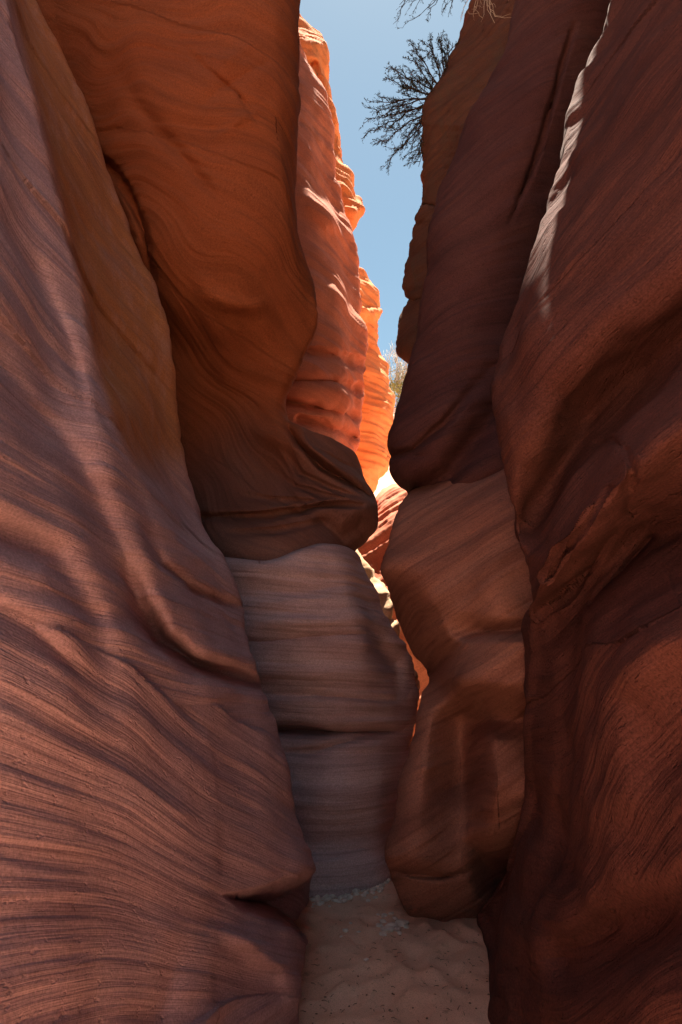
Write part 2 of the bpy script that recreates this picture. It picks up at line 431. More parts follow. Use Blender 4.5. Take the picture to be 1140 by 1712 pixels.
# overhanging orange buttress and the grey block below it
LB = empty('rock_buttress', (-0.6, 4.7, 0), 'orange overhanging rock buttress on a grey banded block, left behind the pink foreground wall', 'rock buttress')
L2c = [(-300, 508, 4.7), (0, 502, 4.65), (150, 500, 4.65), (250, 495, 4.7), (330, 496, 4.75), (380, 500, 4.8), (440, 516, 4.85), (480, 527, 4.9), (510, 531, 4.9), (545, 527, 4.95),
       (600, 508, 5.05), (650, 485, 5.15), (680, 477, 5.2), (700, 481, 5.15), (715, 505, 5.1), (730, 540, 5.15), (745, 572, 5.25), (757, 592, 5.3), (775, 600, 5.3), (800, 607, 5.25), (830, 621, 5.15),
       (850, 628, 5.1), (875, 627, 5.1), (900, 613, 5.15), (915, 601, 5.2), (928, 588, 5.25), (945, 580, 5.4), (980, 575, 5.5)]
L2f = [(-300, 462, 4.35), (0, 455, 4.3), (200, 464, 4.32), (350, 482, 4.45), (430, 497, 4.6), (510, 512, 4.8), (600, 485, 4.95), (680, 458, 5.05), (720, 465, 4.95), (757, 520, 4.85), (800, 560, 4.85), (850, 590, 4.75), (900, 570, 4.75), (928, 555, 4.78), (980, 550, 4.8)]
L2m = [(-300, 370, 4.25), (0, 370, 4.2), (200, 370, 4.2), (400, 380, 4.3), (500, 390, 4.5), (600, 390, 4.95), (700, 395, 5.2), (780, 430, 5.12), (850, 470, 4.82), (928, 470, 4.60), (980, 470, 4.62)]
L2n = [(-300, 250, 4.35), (0, 240, 4.3), (200, 255, 4.3), (400, 290, 4.35), (500, 310, 4.6), (600, 330, 5.1), (700, 340, 5.3), (800, 370, 5.15), (928, 400, 4.62), (980, 400, 4.62)]
L2h = [(-300, 60, 4.75), (0, 90, 4.7), (300, 150, 4.7), (600, 240, 5.2), (800, 270, 5.2), (980, 300, 4.9)]
rows = np.concatenate([np.arange(-300, 0, 8), np.arange(0, 640, 3.2), np.arange(640, 982, 1.7)])
def lower_member(px, py, P, B):
    edge = 655 + 40 * pnoise(np.stack([px / 90, 0 * px, 0 * px], -1)) + np.clip(470 - px, -60, 200) * 0.12
    return sstep((py - edge) / 150)
ov_strokes = [
    ('g', [(170, 60, 26, 0), (215, 150, 16, .008), (262, 218, 13, .011), (300, 255, 11, .013), (335, 300, 9, .010), (365, 330, 9, 0)]),
    ('g', [(330, 150, 14, 0), (390, 95, 12, -.006), (440, 60, 12, 0)]), ('g', [(300, 210, 14, 0), (370, 150, 10, .006), (440, 110, 10, .004)]), ('g', [(330, 250, 12, 0), (400, 200, 9, -.006), (450, 175, 9, 0)]),
    ('g', [(290, 60, 5, 0), (340, 110, 4, .006), (400, 160, 4, .008), (440, 220, 5, 0)]),
    ('g', [(165, 262, 7, .03), (200, 300, 7, .03), (225, 345, 7, .03), (243, 390, 7, .03), (256, 460, 7, .025), (262, 530, 9, .01)]),
    ('g', [(330, 455, 16, 0), (345, 490, 14, -.012), (380, 505, 12, -.014), (420, 515, 12, -.01), (460, 500, 14, 0)]),
    ('g', [(476, 705, 6, .0), (497, 740, 6, .03), (540, 782, 6, .035), (585, 808, 5, .03), (618, 832, 5, .02)]),
    ('g', [(488, 700, 8, 0), (515, 742, 10, -.028), (560, 778, 10, -.028), (605, 806, 9, -.02)]),
    ('g', [(500, 718, 3, 0), (530, 748, 3, .014), (575, 775, 3, .014), (600, 785, 3, .0)]),
    ('g', [(340, 865, 7, .02), (440, 862, 5, .025), (510, 850, 4, .03), (560, 842, 4, .03), (605, 845, 4, .01)]),
    ('g', [(545, 880, 18, .02), (570, 900, 18, .03), (600, 880, 16, .02)]),
    ('g', [(470, 745, 4, .0), (500, 790, 4, .012), (560, 818, 4, .014), (622, 838, 4, .006)]),
    ('g', [(450, 780, 5, .0), (490, 812, 5, .010), (550, 830, 4, .010), (600, 838, 4, .0)]),
    ('g', [(380, 820, 6, .0), (450, 835, 5, .012), (520, 838, 4, .010)]),
    ('g', [(380, 890, 5, .006), (460, 886, 5, .010), (540, 872, 5, .010)]),
]
o = sheet('overhang', [L2h, L2n, L2m, L2f, L2c, shift(L2c, -9, 0.3), shift(L2c, -60, 0.9)], M['orange'], rows=rows, nu=230, side=-1, strokes=ov_strokes, bed=(0.55, -0.25, 1.0), warp=0.5,
          relief=0.014, lam=0.006, lamf=12, xbed=(0.9, 0.3), lump=0.03, ztop=9.0, lean=-0.1, zbot=None, ext0=[(-8, 0.2)], ext1=[(-8, 0.6)], parent=LB, seed=5.0, zone=lower_member)
o['label'] = 'orange brown overhang with a rounded lower lip'

# block below the bedding plane, profile points by index (v, px, py, distance)
def blk(pts): return [(float(i), a, b, c) for i, (a, b, c) in enumerate(pts)]
B0 = blk([(300, 938, 5.4), (300, 940, 4.7), (300, 960, 4.62), (300, 1200, 4.65), (300, 1215, 4.68), (300, 1230, 4.62), (310, 1400, 4.5), (310, 1440, 4.45), (310, 1560, 4.4)])
B1 = blk([(375, 934, 5.4), (378, 938, 4.55), (382, 952, 4.45), (440, 1205, 4.52), (445, 1218, 4.74), (448, 1232, 4.52), (500, 1420, 4.38), (505, 1445, 4.30), (510, 1560, 4.25)])
B2 = blk([(430, 938, 5.4), (432, 940, 4.48), (440, 955, 4.38), (500, 1205, 4.48), (505, 1220, 4.76), (505, 1236, 4.50), (540, 1425, 4.38), (545, 1448, 4.30), (545, 1560, 4.25)])
B3 = blk([(490, 925, 5.4), (492, 926, 4.45), (500, 945, 4.36), (560, 1208, 4.46), (562, 1222, 4.74), (565, 1238, 4.50), (585, 1425, 4.42), (590, 1445, 4.36), (590, 1560, 4.30)])
B4 = blk([(540, 911, 5.4), (542, 912, 4.48), (560, 940, 4.42), (620, 1208, 4.60), (622, 1222, 4.84), (622, 1238, 4.62), (625, 1425, 4.50), (628, 1442, 4.44), (630, 1560, 4.36)])
B5 = blk([(578, 921, 5.4), (580, 922, 4.75), (594, 950, 4.72), (668, 1210, 4.85), (666, 1222, 4.92), (664, 1238, 4.86), (645, 1420, 4.62), (648, 1440, 4.56), (650, 1560, 4.48)])
crest = [(588, 927, 5.5), (590, 929, 5.05), (604, 955, 5.1), (621, 982, 5.1), (640, 1012, 5.1), (662, 1052, 5.1), (681, 1090, 5.15), (690, 1130, 5.15), (696, 1168, 5.15), (690, 1212, 5.1), (686, 1240, 5.1), (680, 1300, 5.05), (672, 1400, 5.0), (668, 1440, 4.95), (665, 1560, 4.9)]
# spread the crest points over the same index scale
ci = [0, 1, 1.9, 2.03, 2.2, 2.4, 2.6, 2.78, 2.95, 4.0, 5.0, 5.4, 6, 7, 8]
crest = [(v,) + p for v, p in zip(ci, crest)]
crest_b = [(v, a - 14, b, c + 0.35) for v, a, b, c in crest]
crest_c = [(v, a - 120, b, c + 0.8) for v, a, b, c in crest]
vrows = np.concatenate([np.linspace(0, 1, 10)[:-1], np.linspace(1, 2, 20)[:-1], np.linspace(2, 3, 190)[:-1], np.linspace(3, 5, 40)[:-1], np.linspace(5, 6, 80)[:-1], np.linspace(6, 8, 40)])
blk_strokes = [
    ('s', [(640, 986, 9, .0), (600, 984, 9, .010), (520, 994, 8, .016), (440, 1000, 9, .012), (375, 1008, 10, .0)]),
    ('g', [(385, 1046, 12, -.006), (500, 1040, 12, -.012), (600, 1032, 12, -.008), (650, 1036, 12, 0)]),
    ('g', [(390, 1072, 7, .006), (500, 1068, 7, .014), (600, 1060, 7, .010), (660, 1070, 7, 0)]),
    ('g', [(420, 1120, 20, -.006), (540, 1122, 20, -.010), (640, 1128, 20, -.004)]),
    ('g', [(430, 1160, 6, .004), (540, 1164, 6, .010), (660, 1172, 6, .004)]),
    ('g', [(480, 1320, 40, -.008), (570, 1330, 50, -.014), (640, 1340, 40, -.006)]),
    ('g', [(606, 1062, 14, 0), (630, 1082, 18, .02), (655, 1110, 18, .03), (665, 1150, 14, .01)]),
    ('g', [(470, 1262, 8, .0), (530, 1255, 7, .012), (600, 1235, 8, .012), (660, 1228, 8, .0)]),
]
o = sheet('base_block', [B0, B1, B2, B3, B4, B5, crest, crest_b, crest_c], M['grey'], rows=vrows, nu=230, side=-1, strokes=blk_strokes, bed=(0.04, 0.06, 1.0), warp=0.07,
          relief=0.032, lam=0.006, lamf=13, lump=0.025, topcap=False, ext0=[(-8, 0.3)], ext1=[(-8, 0.4)], parent=LB, seed=9.0)
o['label'] = 'banded purple grey lower block with a ledge on top'

# salmon wall beyond, its sunlit upper fin, and the glowing far wall
L4c = [(-300, 440, 8.0), (60, 497, 8.0), (85, 506, 8.0), (125, 527, 8.0), (165, 545, 8.0), (220, 554, 8.0), (277, 559, 8.0), (330, 573, 8.0), (390, 590, 8.0), (440, 597, 8.0), (470, 600, 7.9), (520, 606, 7.8),
       (560, 615, 7.7), (600, 617, 7.7), (650, 612, 7.7), (700, 604, 7.8), (745, 596, 7.9), (800, 585, 8.0), (950, 560, 8.2)]
L4m = [(-300, 400, 7.4), (60, 460, 7.4), (277, 520, 7.3), (400, 545, 7.25), (520, 560, 7.0), (620, 565, 6.9), (700, 560, 7.0), (800, 550, 7.2), (950, 530, 7.4)]
L4n = [(-300, 350, 7.1), (277, 470, 7.0), (520, 490, 6.6), (620, 490, 6.5), (950, 480, 6.8)]
L4h = [(-300, 250, 7.2), (277, 330, 7.2), (620, 350, 7.0), (950, 350, 7.0)]
rows = np.arange(-300, 950, 3.0)
o = sheet('rock_wall', [L4h, L4n, L4m, shift(L4c, -16, -0.25), L4c, shift(L4c, -6, 0.3), shift(L4c, -80, 1.0)], M['salmon'], rows=rows, nu=180, side=-1,
          strokes=[('g', [(480, 585, 5, .02), (550, 592, 8, .026), (620, 612, 8, .026)]), ('g', [(480, 635, 6, .03), (560, 640, 8, .03), (615, 655, 7, .03)]),
                   ('g', [(480, 672, 5, .03), (550, 684, 7, .03), (608, 700, 7, .025)]), ('g', [(500, 700, 4, .03), (560, 716, 6, .028), (602, 735, 6, .02)]),
                   ('g', [(505, 300, 14, 0), (520, 340, 12, -.02), (550, 372, 12, -.02), (580, 392, 10, -.01)])],
          bed=(0.10, 0.12, 1.0), warp=0.12, relief=0.035, lam=0.014, lamf=6, lump=0.05, topcap=False, zbot=-0.6, ext0=[(-5, 0)], ext1=[(-6, 1.0)], seed=13.0)
tag(o, 'salmon rock wall with ribbed horizontal ledges, seen behind the orange overhang', 'rock wall')

L4b = [(-60, 480, 9.3), (28, 501, 9.3), (54, 523, 9.3), (61, 537, 9.3), (75, 543, 9.2), (116, 547, 9.2), (172, 556, 9.2), (225, 563, 9.2), (267, 575, 9.1), (298, 591, 9.0), (326, 593, 9.0), (337, 604, 9.0), (349, 609, 8.9), (362, 604, 9.0), (382, 596, 9.1),
       (395, 590, 9.2), (440, 580, 9.4), (700, 560, 9.6)]
def rim(dx, dy): return [(28, 430 + dx, 28 + dy, 8.9)]
fr = np.arange(-20, 700, 2.4)
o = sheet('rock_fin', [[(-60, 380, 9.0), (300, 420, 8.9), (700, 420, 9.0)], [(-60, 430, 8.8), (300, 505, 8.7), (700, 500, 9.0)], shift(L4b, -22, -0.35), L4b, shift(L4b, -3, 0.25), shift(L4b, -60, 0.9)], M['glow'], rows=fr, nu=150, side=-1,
          strokes=[('g', [(523, 109, 9, .02), (545, 190, 9, .02), (562, 250, 9, .02), (580, 300, 8, .0)])], ragged=1.3,
          bed=(0.2, 0.1, 1.0), relief=0.05, lam=0.015, lump=0.05, lumpf=1.6, ztop=8.0, topcap=False, zbot=-0.6, ext0=[(-5, 0)], ext1=[(-6, 1.2)], seed=17.0)
tag(o, 'bright orange rock fin with a hooked beak against the sky, left of the gap', 'rock fin')

L5c = [(430, 575, 14), (448, 592, 14), (454, 606, 14), (466, 614, 14), (488, 629, 14), (514, 634, 14), (520, 638, 13.9), (543, 632, 14), (552, 632, 14), (578, 627, 14), (593, 636, 14), (607, 648, 13.9), (628, 653, 13.8), (651, 655, 13.8), (680, 659, 13.7),
       (701, 657, 13.7), (721, 654, 13.7), (750, 651, 13.7), (780, 648, 13.7), (794, 639, 13.8), (823, 624, 13.9), (900, 590, 14.2)]
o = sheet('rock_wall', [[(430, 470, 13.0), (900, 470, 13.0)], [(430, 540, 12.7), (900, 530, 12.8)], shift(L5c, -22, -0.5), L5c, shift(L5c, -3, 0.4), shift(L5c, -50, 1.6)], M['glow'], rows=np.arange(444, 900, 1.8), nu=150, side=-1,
          strokes=[('g', [(640, 700, 5, .0), (648, 760, 5, .01)])], ragged=1.0,
          bed=(0.1, 0.1, 1.0), relief=0.08, lam=0.02, lump=0.06, lumpf=1.2, topcap=False, zbot=-0.6, ext0=[(-6, 0)], ext1=[(-8, 2)], seed=21.0)
tag(o, 'farthest glowing orange rock wall, narrow slice at the end of the passage', 'rock wall')

# ------------------------------------------------------------------ right side
R1c = [(-300, 1175, 4.1), (0, 1022, 3.7), (65, 1000, 3.6), (145, 970, 3.45), (210, 950, 3.35), (260, 937, 3.25), (320, 920, 3.15), (425, 890, 3.0), (480, 870, 2.95), (525, 850, 2.9), (575, 835, 2.85), (600, 830, 2.8), (650, 821, 2.75),
       (710, 826, 2.7), (775, 840, 2.7), (825, 850, 2.7), (880, 860, 2.7), (925, 865, 2.72), (980, 870, 2.75), (1030, 872, 2.8), (1095, 879, 2.9), (1130, 882, 2.95), (1250, 886, 3.1), (1350, 880, 3.2), (1450, 845, 3.4), (1500, 812, 3.6), (1530, 792, 3.75), (1560, 798, 3.65),
       (1600, 805, 3.4), (1650, 812, 3.2), (1712, 827, 3.0), (1900, 850, 2.95)]
R1d = [(-300, 1250, 3.3), (0, 1100, 2.9), (150, 1040, 2.75), (330, 965, 2.65), (430, 925, 2.6), (600, 870, 2.5), (700, 870, 2.5), (850, 895, 2.5), (1000, 915, 2.5), (1150, 925, 2.6), (1350, 920, 2.65), (1500, 880, 2.7), (1600, 875, 2.65), (1712, 890, 2.5), (1900, 910, 2.4)]
R1e = [(-300, 1330, 2.7), (0, 1190, 2.4), (150, 1120, 2.3), (330, 1050, 2.25), (600, 985, 2.2), (850, 985, 2.15), (1100, 1010, 2.1), (1400, 1020, 2.05), (1712, 1010, 1.95), (1900, 1010, 1.85)]
R1g = [(-300, 1430, 2.1), (0, 1300, 1.95), (400, 1200, 1.85), (900, 1150, 1.75), (1400, 1150, 1.65), (1900, 1140, 1.5)]
R1z = [(-300, 1950, 1.15), (0, 1850, 1.1), (900, 1650, 0.95), (1900, 1650, 0.85)]
r1_strokes = [
    ('g', [(1200, 540, 70, .22), (1090, 620, 70, .26), (1000, 700, 60, .24), (930, 810, 46, .18), (890, 880, 30, .10)]),
    ('g', [(1220, 640, 50, -.12), (1100, 735, 42, -.13), (1010, 830, 40, -.10), (935, 930, 36, -.08), (890, 1000, 26, -.04)]),
    ('g', [(1200, 880, 80, .22), (1090, 900, 66, .22), (1000, 970, 56, .18), (940, 1040, 46, .10)]),
    ('g', [(1220, 1050, 60, -.08), (1090, 1080, 56, -.09), (1010, 1160, 56, -.07), (1010, 1320, 56, -.05)]),
    ('g', [(960, 1120, 36, .08), (960, 1300, 36, .11), (930, 1450, 42, .11), (880, 1500, 36, .07)]),
    ('g', [(1200, 1520, 66, .10), (1040, 1560, 56, .12), (960, 1600, 46, .09)]),
    ('g', [(1000, 745, 7, .02), (1025, 735, 6, .03), (1050, 755, 6, .035), (1058, 800, 7, .03), (1048, 850, 8, .02)]),
    ('g', [(1010, 820, 8, .025), (970, 890, 8, .035), (935, 930, 7, .03), (915, 965, 7, .025)]),
    ('g', [(1030, 880, 8, .02), (985, 950, 8, .03), (940, 1000, 7, .03), (900, 1030, 7, .02)]),
    ('g', [(1090, 900, 9, .02), (1040, 960, 9, .03), (990, 1010, 8, .025)]),
]
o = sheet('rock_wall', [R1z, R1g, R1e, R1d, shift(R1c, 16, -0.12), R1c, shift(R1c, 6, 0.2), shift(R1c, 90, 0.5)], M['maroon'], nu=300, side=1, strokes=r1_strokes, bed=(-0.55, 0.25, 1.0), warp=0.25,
          relief=0.011, lam=0.004, xbed=(1.3, 0.12), lump=0.05, lumpf=1.6, ztop=8.0, lean=-0.4, ext0=[(0.1, -3.0), (2.5, -5), (10, -7)], ext1=[(2, 0.2), (9, 0.6)], seed=31.0)
tag(o, 'dark maroon canyon wall bulging in the right foreground with a sunlit sliver on its edge', 'rock wall')

RB = empty('rock_buttress', (0.7, 4.2, 0), 'brown leaning rock buttress right of the passage, dark overhang above a lit slanting face', 'rock buttress')
R2a = [(-300, 960, 5.6), (0, 865, 5.2), (55, 850, 5.15), (100, 837, 5.1), (130, 820, 5.1), (155, 805, 5.05), (195, 785, 5.0), (230, 770, 5.0), (280, 750, 4.95), (330, 730, 4.9), (380, 720, 4.85), (430, 717, 4.8), (480, 712, 4.75), (530, 707, 4.7), (585, 695, 4.65),
       (605, 688, 4.6), (660, 672, 4.55), (700, 657, 4.5), (730, 649, 4.48), (745, 648, 4.48), (757, 652, 4.5), (763, 654, 4.52), (770, 651, 4.5), (785, 653, 4.5), (797, 658, 4.5), (812, 669, 4.55), (822, 682, 4.6), (850, 690, 4.8), (900, 720, 5.0)]
def mid(st, dpx, dY, lo=-300, hi=1900): return [(a, b + dpx, c + dY) for a, b, c in st if lo <= a <= hi]
R2a_in = [(-300, 1060, 5.2), (0, 960, 4.85), (200, 890, 4.6), (400, 820, 4.45), (600, 775, 4.25), (700, 750, 4.05), (780, 745, 4.05), (822, 750, 4.15), (900, 770, 4.5)]
R2a_r = [(-300, 1160, 5.3), (0, 1060, 5.1), (200, 990, 4.9), (400, 920, 4.7), (600, 870, 4.4), (700, 850, 4.1), (780, 850, 4.0), (900, 860, 4.3)]
R2a_h = [(-300, 1300, 5.8), (0, 1200, 5.6), (400, 1060, 5.2), (700, 980, 4.4), (900, 980, 4.4)]
rows = np.concatenate([np.arange(-300, 0, 8), np.arange(0, 600, 3.2), np.arange(600, 900, 2.0)])
r2a_strokes = [
    ('g', [(965, 30, 5, .0), (945, 90, 4, .02), (920, 180, 4, .025), (905, 240, 4, .02), (885, 290, 5, .025), (868, 330, 4, .015), (850, 380, 4, .0)]),
    ('g', [(640, 764, 5, .012), (690, 752, 6, .02), (735, 715, 7, .02), (790, 650, 9, .012), (850, 580, 10, 0)]),
    ('g', [(680, 830, 16, .03), (750, 790, 20, .04), (830, 690, 24, .03)]),
]
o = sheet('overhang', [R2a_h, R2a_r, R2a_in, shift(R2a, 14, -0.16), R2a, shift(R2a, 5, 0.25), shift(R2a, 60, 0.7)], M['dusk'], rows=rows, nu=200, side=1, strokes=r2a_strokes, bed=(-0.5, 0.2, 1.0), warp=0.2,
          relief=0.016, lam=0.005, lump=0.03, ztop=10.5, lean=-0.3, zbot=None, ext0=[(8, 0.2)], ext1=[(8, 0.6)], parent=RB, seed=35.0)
o['label'] = 'dark upper overhang leaning over the passage'

R2b = [(760, 735, 5.0), (800, 715, 4.75), (815, 700, 4.6), (826, 686, 4.45), (850, 667, 4.25), (880, 655, 4.12), (910, 645, 4.02), (930, 637, 3.96), (950, 634, 3.96), (970, 641, 4.05), (1020, 660, 4.4), (1090, 690, 4.75), (1122, 716, 4.9), (1134, 719, 4.5), (1170, 702, 4.1), (1220, 690, 4.0),
       (1260, 680, 3.95), (1320, 665, 3.9), (1360, 660, 3.85), (1410, 646, 3.78), (1430, 642, 3.77), (1455, 650, 3.84), (1490, 660, 3.90), (1520, 675, 3.94), (1545, 690, 3.98), (1600, 705, 3.98), (1900, 720, 3.9)]
R2b1 = [(760, 770, 4.6), (800, 740, 4.35), (850, 700, 4.02), (910, 688, 3.83), (935, 684, 3.74), (970, 706, 3.68), (1020, 736, 3.64), (1060, 753, 3.64), (1085, 757, 3.72), (1125, 742, 4.05), (1145, 740, 4.0), (1180, 728, 3.9), (1260, 712, 3.8), (1360, 700, 3.68), (1430, 695, 3.62), (1462, 702, 3.72), (1520, 730, 3.86), (1545, 742, 3.95), (1900, 760, 3.9)]
R2b2 = [(760, 820, 4.3), (800, 790, 4.05), (850, 770, 3.82), (935, 770, 3.60), (1020, 785, 3.52), (1058, 792, 3.62), (1078, 790, 3.44), (1130, 775, 3.40), (1170, 768, 3.75), (1210, 768, 4.05), (1300, 770, 4.05), (1360, 768, 3.85), (1430, 768, 3.75), (1500, 780, 3.85), (1545, 790, 3.97), (1900, 800, 3.9)]
R2b3 = [(760, 870, 4.0), (850, 840, 3.62), (935, 840, 3.44), (1030, 845, 3.36), (1054, 848, 3.46), (1075, 846, 3.18), (1140, 835, 3.15), (1175, 832, 3.45), (1205, 832, 3.62), (1240, 832, 3.36), (1320, 832, 3.24), (1385, 835, 3.38), (1450, 850, 3.85), (1500, 855, 4.0), (1560, 860, 3.95), (1900, 870, 3.8)]
R2b4 = [(760, 950, 3.8), (935, 920, 3.42), (1050, 920, 3.38), (1075, 915, 3.1), (1150, 912, 3.1), (1200, 910, 3.45), (1320, 910, 3.25), (1400, 920, 3.5), (1560, 940, 3.8), (1900, 950, 3.7)]
r2b_strokes = [
    ('p', [(765, 1400, 50, .045), (800, 1390, 0, 0), (850, 1420, 0, 0), (960, 1440, 0, 0), (960, 1560, 0, 0), (850, 1545, 0, 0), (795, 1500, 0, 0), (770, 1450, 0, 0)]),
    ('g', [(640, 1452, 5, .0), (690, 1462, 6, .015), (740, 1466, 6, .018), (790, 1455, 7, .0)]),
    ('g', [(680, 1290, 6, .0), (720, 1284, 6, -.006), (760, 1275, 6, 0)]),
]
rows = np.concatenate([np.arange(760, 1712, 2.2), np.arange(1712, 1901, 12)])
o = sheet('lower_body', [R2b4, R2b3, R2b2, R2b1, R2b, shift(R2b, 6, 0.22), shift(R2b, 70, 0.7)], M['brown'], rows=rows, nu=240, side=1, strokes=r2b_strokes, bed=(-0.62, 0.15, 1.0), warp=0.12,
          relief=0.014, lam=0.005, lump=0.015, topcap=False, ext0=[(8, 0.2)], ext1=[(8, 0.5)], parent=RB, seed=39.0)
o['label'] = 'brown lower body with a slanting lit face and a bulging foot'

R3c = [(-300, 850, 6.8), (0, 790, 6.8), (55, 770, 6.8), (110, 745, 6.8), (150, 725, 6.75), (185, 710, 6.7), (215, 706, 6.7), (280, 706, 6.7), (335, 706, 6.65), (341, 704, 6.65), (347, 701, 6.6), (370, 699, 6.6), (415, 690, 6.55), (445, 680, 6.5), (470, 677, 6.5), (494, 679, 6.5), (500, 685, 6.5),
       (515, 682, 6.5), (545, 672, 6.4), (575, 668, 6.4), (588, 671, 6.4), (598, 677, 6.45), (620, 695, 6.6), (700, 710, 6.8)]
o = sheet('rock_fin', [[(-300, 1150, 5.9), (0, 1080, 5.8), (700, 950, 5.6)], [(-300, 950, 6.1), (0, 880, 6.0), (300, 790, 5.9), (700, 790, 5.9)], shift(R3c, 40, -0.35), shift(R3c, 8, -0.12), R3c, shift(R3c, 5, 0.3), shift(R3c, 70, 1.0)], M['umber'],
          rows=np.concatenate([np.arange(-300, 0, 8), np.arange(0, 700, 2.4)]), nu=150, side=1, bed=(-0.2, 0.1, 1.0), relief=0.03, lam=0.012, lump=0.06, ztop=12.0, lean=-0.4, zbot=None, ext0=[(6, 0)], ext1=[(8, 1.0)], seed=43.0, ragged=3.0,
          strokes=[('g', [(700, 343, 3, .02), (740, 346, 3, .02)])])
tag(o, 'dark rock fin in shadow, its left edge carrying the spiky bush', 'rock fin')

# low red slope filling the bottom of the gap, and the small tan fin beside the grey block
G0 = [(-0.0, 560, 860, 8.6), (1.0, 560, 880, 8.2), (2, 560, 920, 7.8), (3, 600, 1180, 6.8), (4, 610, 1400, 6.6)]
G1 = [(0, 622, 868, 8.9), (1, 622, 872, 8.4), (2, 618, 905, 7.8), (3, 660, 1180, 6.7), (4, 660, 1400, 6.5)]
G2 = [(0, 630, 846, 9.0), (1, 631, 848, 8.5), (2, 640, 895, 7.7), (3, 700, 1180, 6.6), (4, 700, 1400, 6.4)]
G3 = [(0, 640, 827, 9.0), (1, 641, 829, 8.5), (2, 665, 885, 7.6), (3, 730, 1180, 6.5), (4, 730, 1400, 6.3)]
G4 = [(0, 668, 811, 9.0), (1, 669, 813, 8.4), (2, 700, 880, 7.5), (3, 760, 1180, 6.4), (4, 760, 1400, 6.3)]
G5 = [(0, 690, 818, 9.0), (1, 692, 820, 8.3), (2, 740, 880, 7.3), (3, 800, 1180, 6.3), (4, 800, 1400, 6.2)]
G6 = [(0, 760, 818, 8.6), (1, 762, 820, 8.0), (2, 820, 880, 7.0), (3, 880, 1180, 6.2), (4, 880, 1400, 6.2)]
o = sheet('rock_slope', [G0, G1, G2, G3, G4, G5, G6], M['salmon'], rows=np.concatenate([np.linspace(0, 1, 12)[:-1], np.linspace(1, 2, 60)[:-1], np.linspace(2, 4, 120)]), nu=150, side=1, bed=(-0.6, 0.2, 1.0),
          relief=0.05, lam=0.025, lump=0.05, topcap=False, ext0=[(-1, 0.2)], ext1=[(3, 0)], seed=47.0)
tag(o, 'low red ribbed rock slope at the bottom of the bright gap', 'rock slope')

T = [(905, 575, 6.0), (922, 590, 5.95), (935, 602, 5.9), (950, 618, 5.85), (975, 634, 5.8), (1000, 645, 5.75), (1020, 650, 5.75), (1060, 668, 5.75), (1110, 690, 5.7), (1135, 705, 5.7), (1150, 704, 5.7), (1165, 696, 5.75), (1400, 690, 5.8)]
o = sheet('boulder', [shift(T, -90, -0.15), shift(T, -30, -0.2), T, shift(T, -4, 0.2), shift(T, -70, 0.5)], M['tan'] if 'tan' in M else M['salmon'], rows=np.arange(905, 1400, 3.0), nu=80, side=-1, bed=(-0.5, 0.1, 1.0),
          relief=0.04, lam=0.015, lump=0.05, lumpf=2.5, topcap=False, ext0=[(-0.6, 0.1)], ext1=[(-0.8, 0.3)], seed=51.0)
tag(o, 'tan layered boulder wedged behind the right shoulder of the grey block', 'boulder')

# unseen rock added above the slot to keep the sun off floor and walls
def shade_rock(parent, mat, c, s, tilt, e=0.6):
    nu, nv = 90, 60
    th = np.linspace(0, 2 * np.pi, nu); ph = np.linspace(0.02, np.pi - 0.02, nv)
    T, PH = np.meshgrid(th, ph, indexing='ij')
    def sp(v, e): return np.sign(v) * np.abs(v) ** e
    x = sp(np.cos(T), e) * sp(np.sin(PH), e * .8); y = sp(np.sin(T), e) * sp(np.sin(PH), e * .8); z = sp(np.cos(PH), e)
    P = np.stack([c[0] + x * s[0], c[1] + y * s[1], c[2] + z * s[2] + y * tilt], -1)
    n = P - np.array(c); n /= np.linalg.norm(n, axis=-1)[..., None]
    P = P + n * (0.10 * fbm(P * 0.9, 3) + 0.03 * fbm(P * np.array([1, 1, 7]), 3))[..., None]
    P[-1] = P[0]
    me = grid_mesh('added_shade_rock', P, {'bed': bed_coords(P, (0.1, 0.1, 1))}, flip=False)
    me.transform(parent.matrix_world.inverted())
    return link('added_shade_rock', me, mat, parent)
shade_rock(LB, M['orange'], (-4.0, 7.45, 14.9), (4.3, 2.35, 0.9), 0.1, 0.35)
shade_rock(LB, M['orange'], (-0.87, 8.1, 15.0), (2.4, 1.75, 0.9), 0.1, 0.35)
shade_rock(LB, M['orange'], (-6.5, 7.7, 11.6), (2.6, 2.0, 3.4), 0.1, 0.35)  # unseen pillar added to carry the shading slabs
shade_rock(RB, M['maroon'], (2.45, 3.5, 8.7), (1.45, 1.3, 0.8), 0.2)  # added out of view to shade the right walls, leaving a sunny rim
shade_rock(RB, M['maroon'], (2.2, 6.97, 10.85), (1.6, 1.15, 0.8), 0.25)

# ------------------------------------------------------------------ plants, stones, litter
_gm = bpy.data.objects['ground'].data
_gv = np.zeros(len(_gm.vertices) * 3, dtype=np.float32); _gm.vertices.foreach_get('co', _gv); _gv = _gv.reshape(-1, 3)
_gn = _gv[(np.abs(_gv[:, 0]) < 2.5) & (_gv[:, 1] > 2) & (_gv[:, 1] < 7)]
def gz(x, y):
    i = np.argmin((_gn[:, 0] - x) ** 2 + (_gn[:, 1] - y) ** 2); return float(_gn[i, 2])
def on_ground(px, py):
    a, dy, dz = ray(px, py); k = -CAMH / dz
    return float(a * k), float(dy * k)

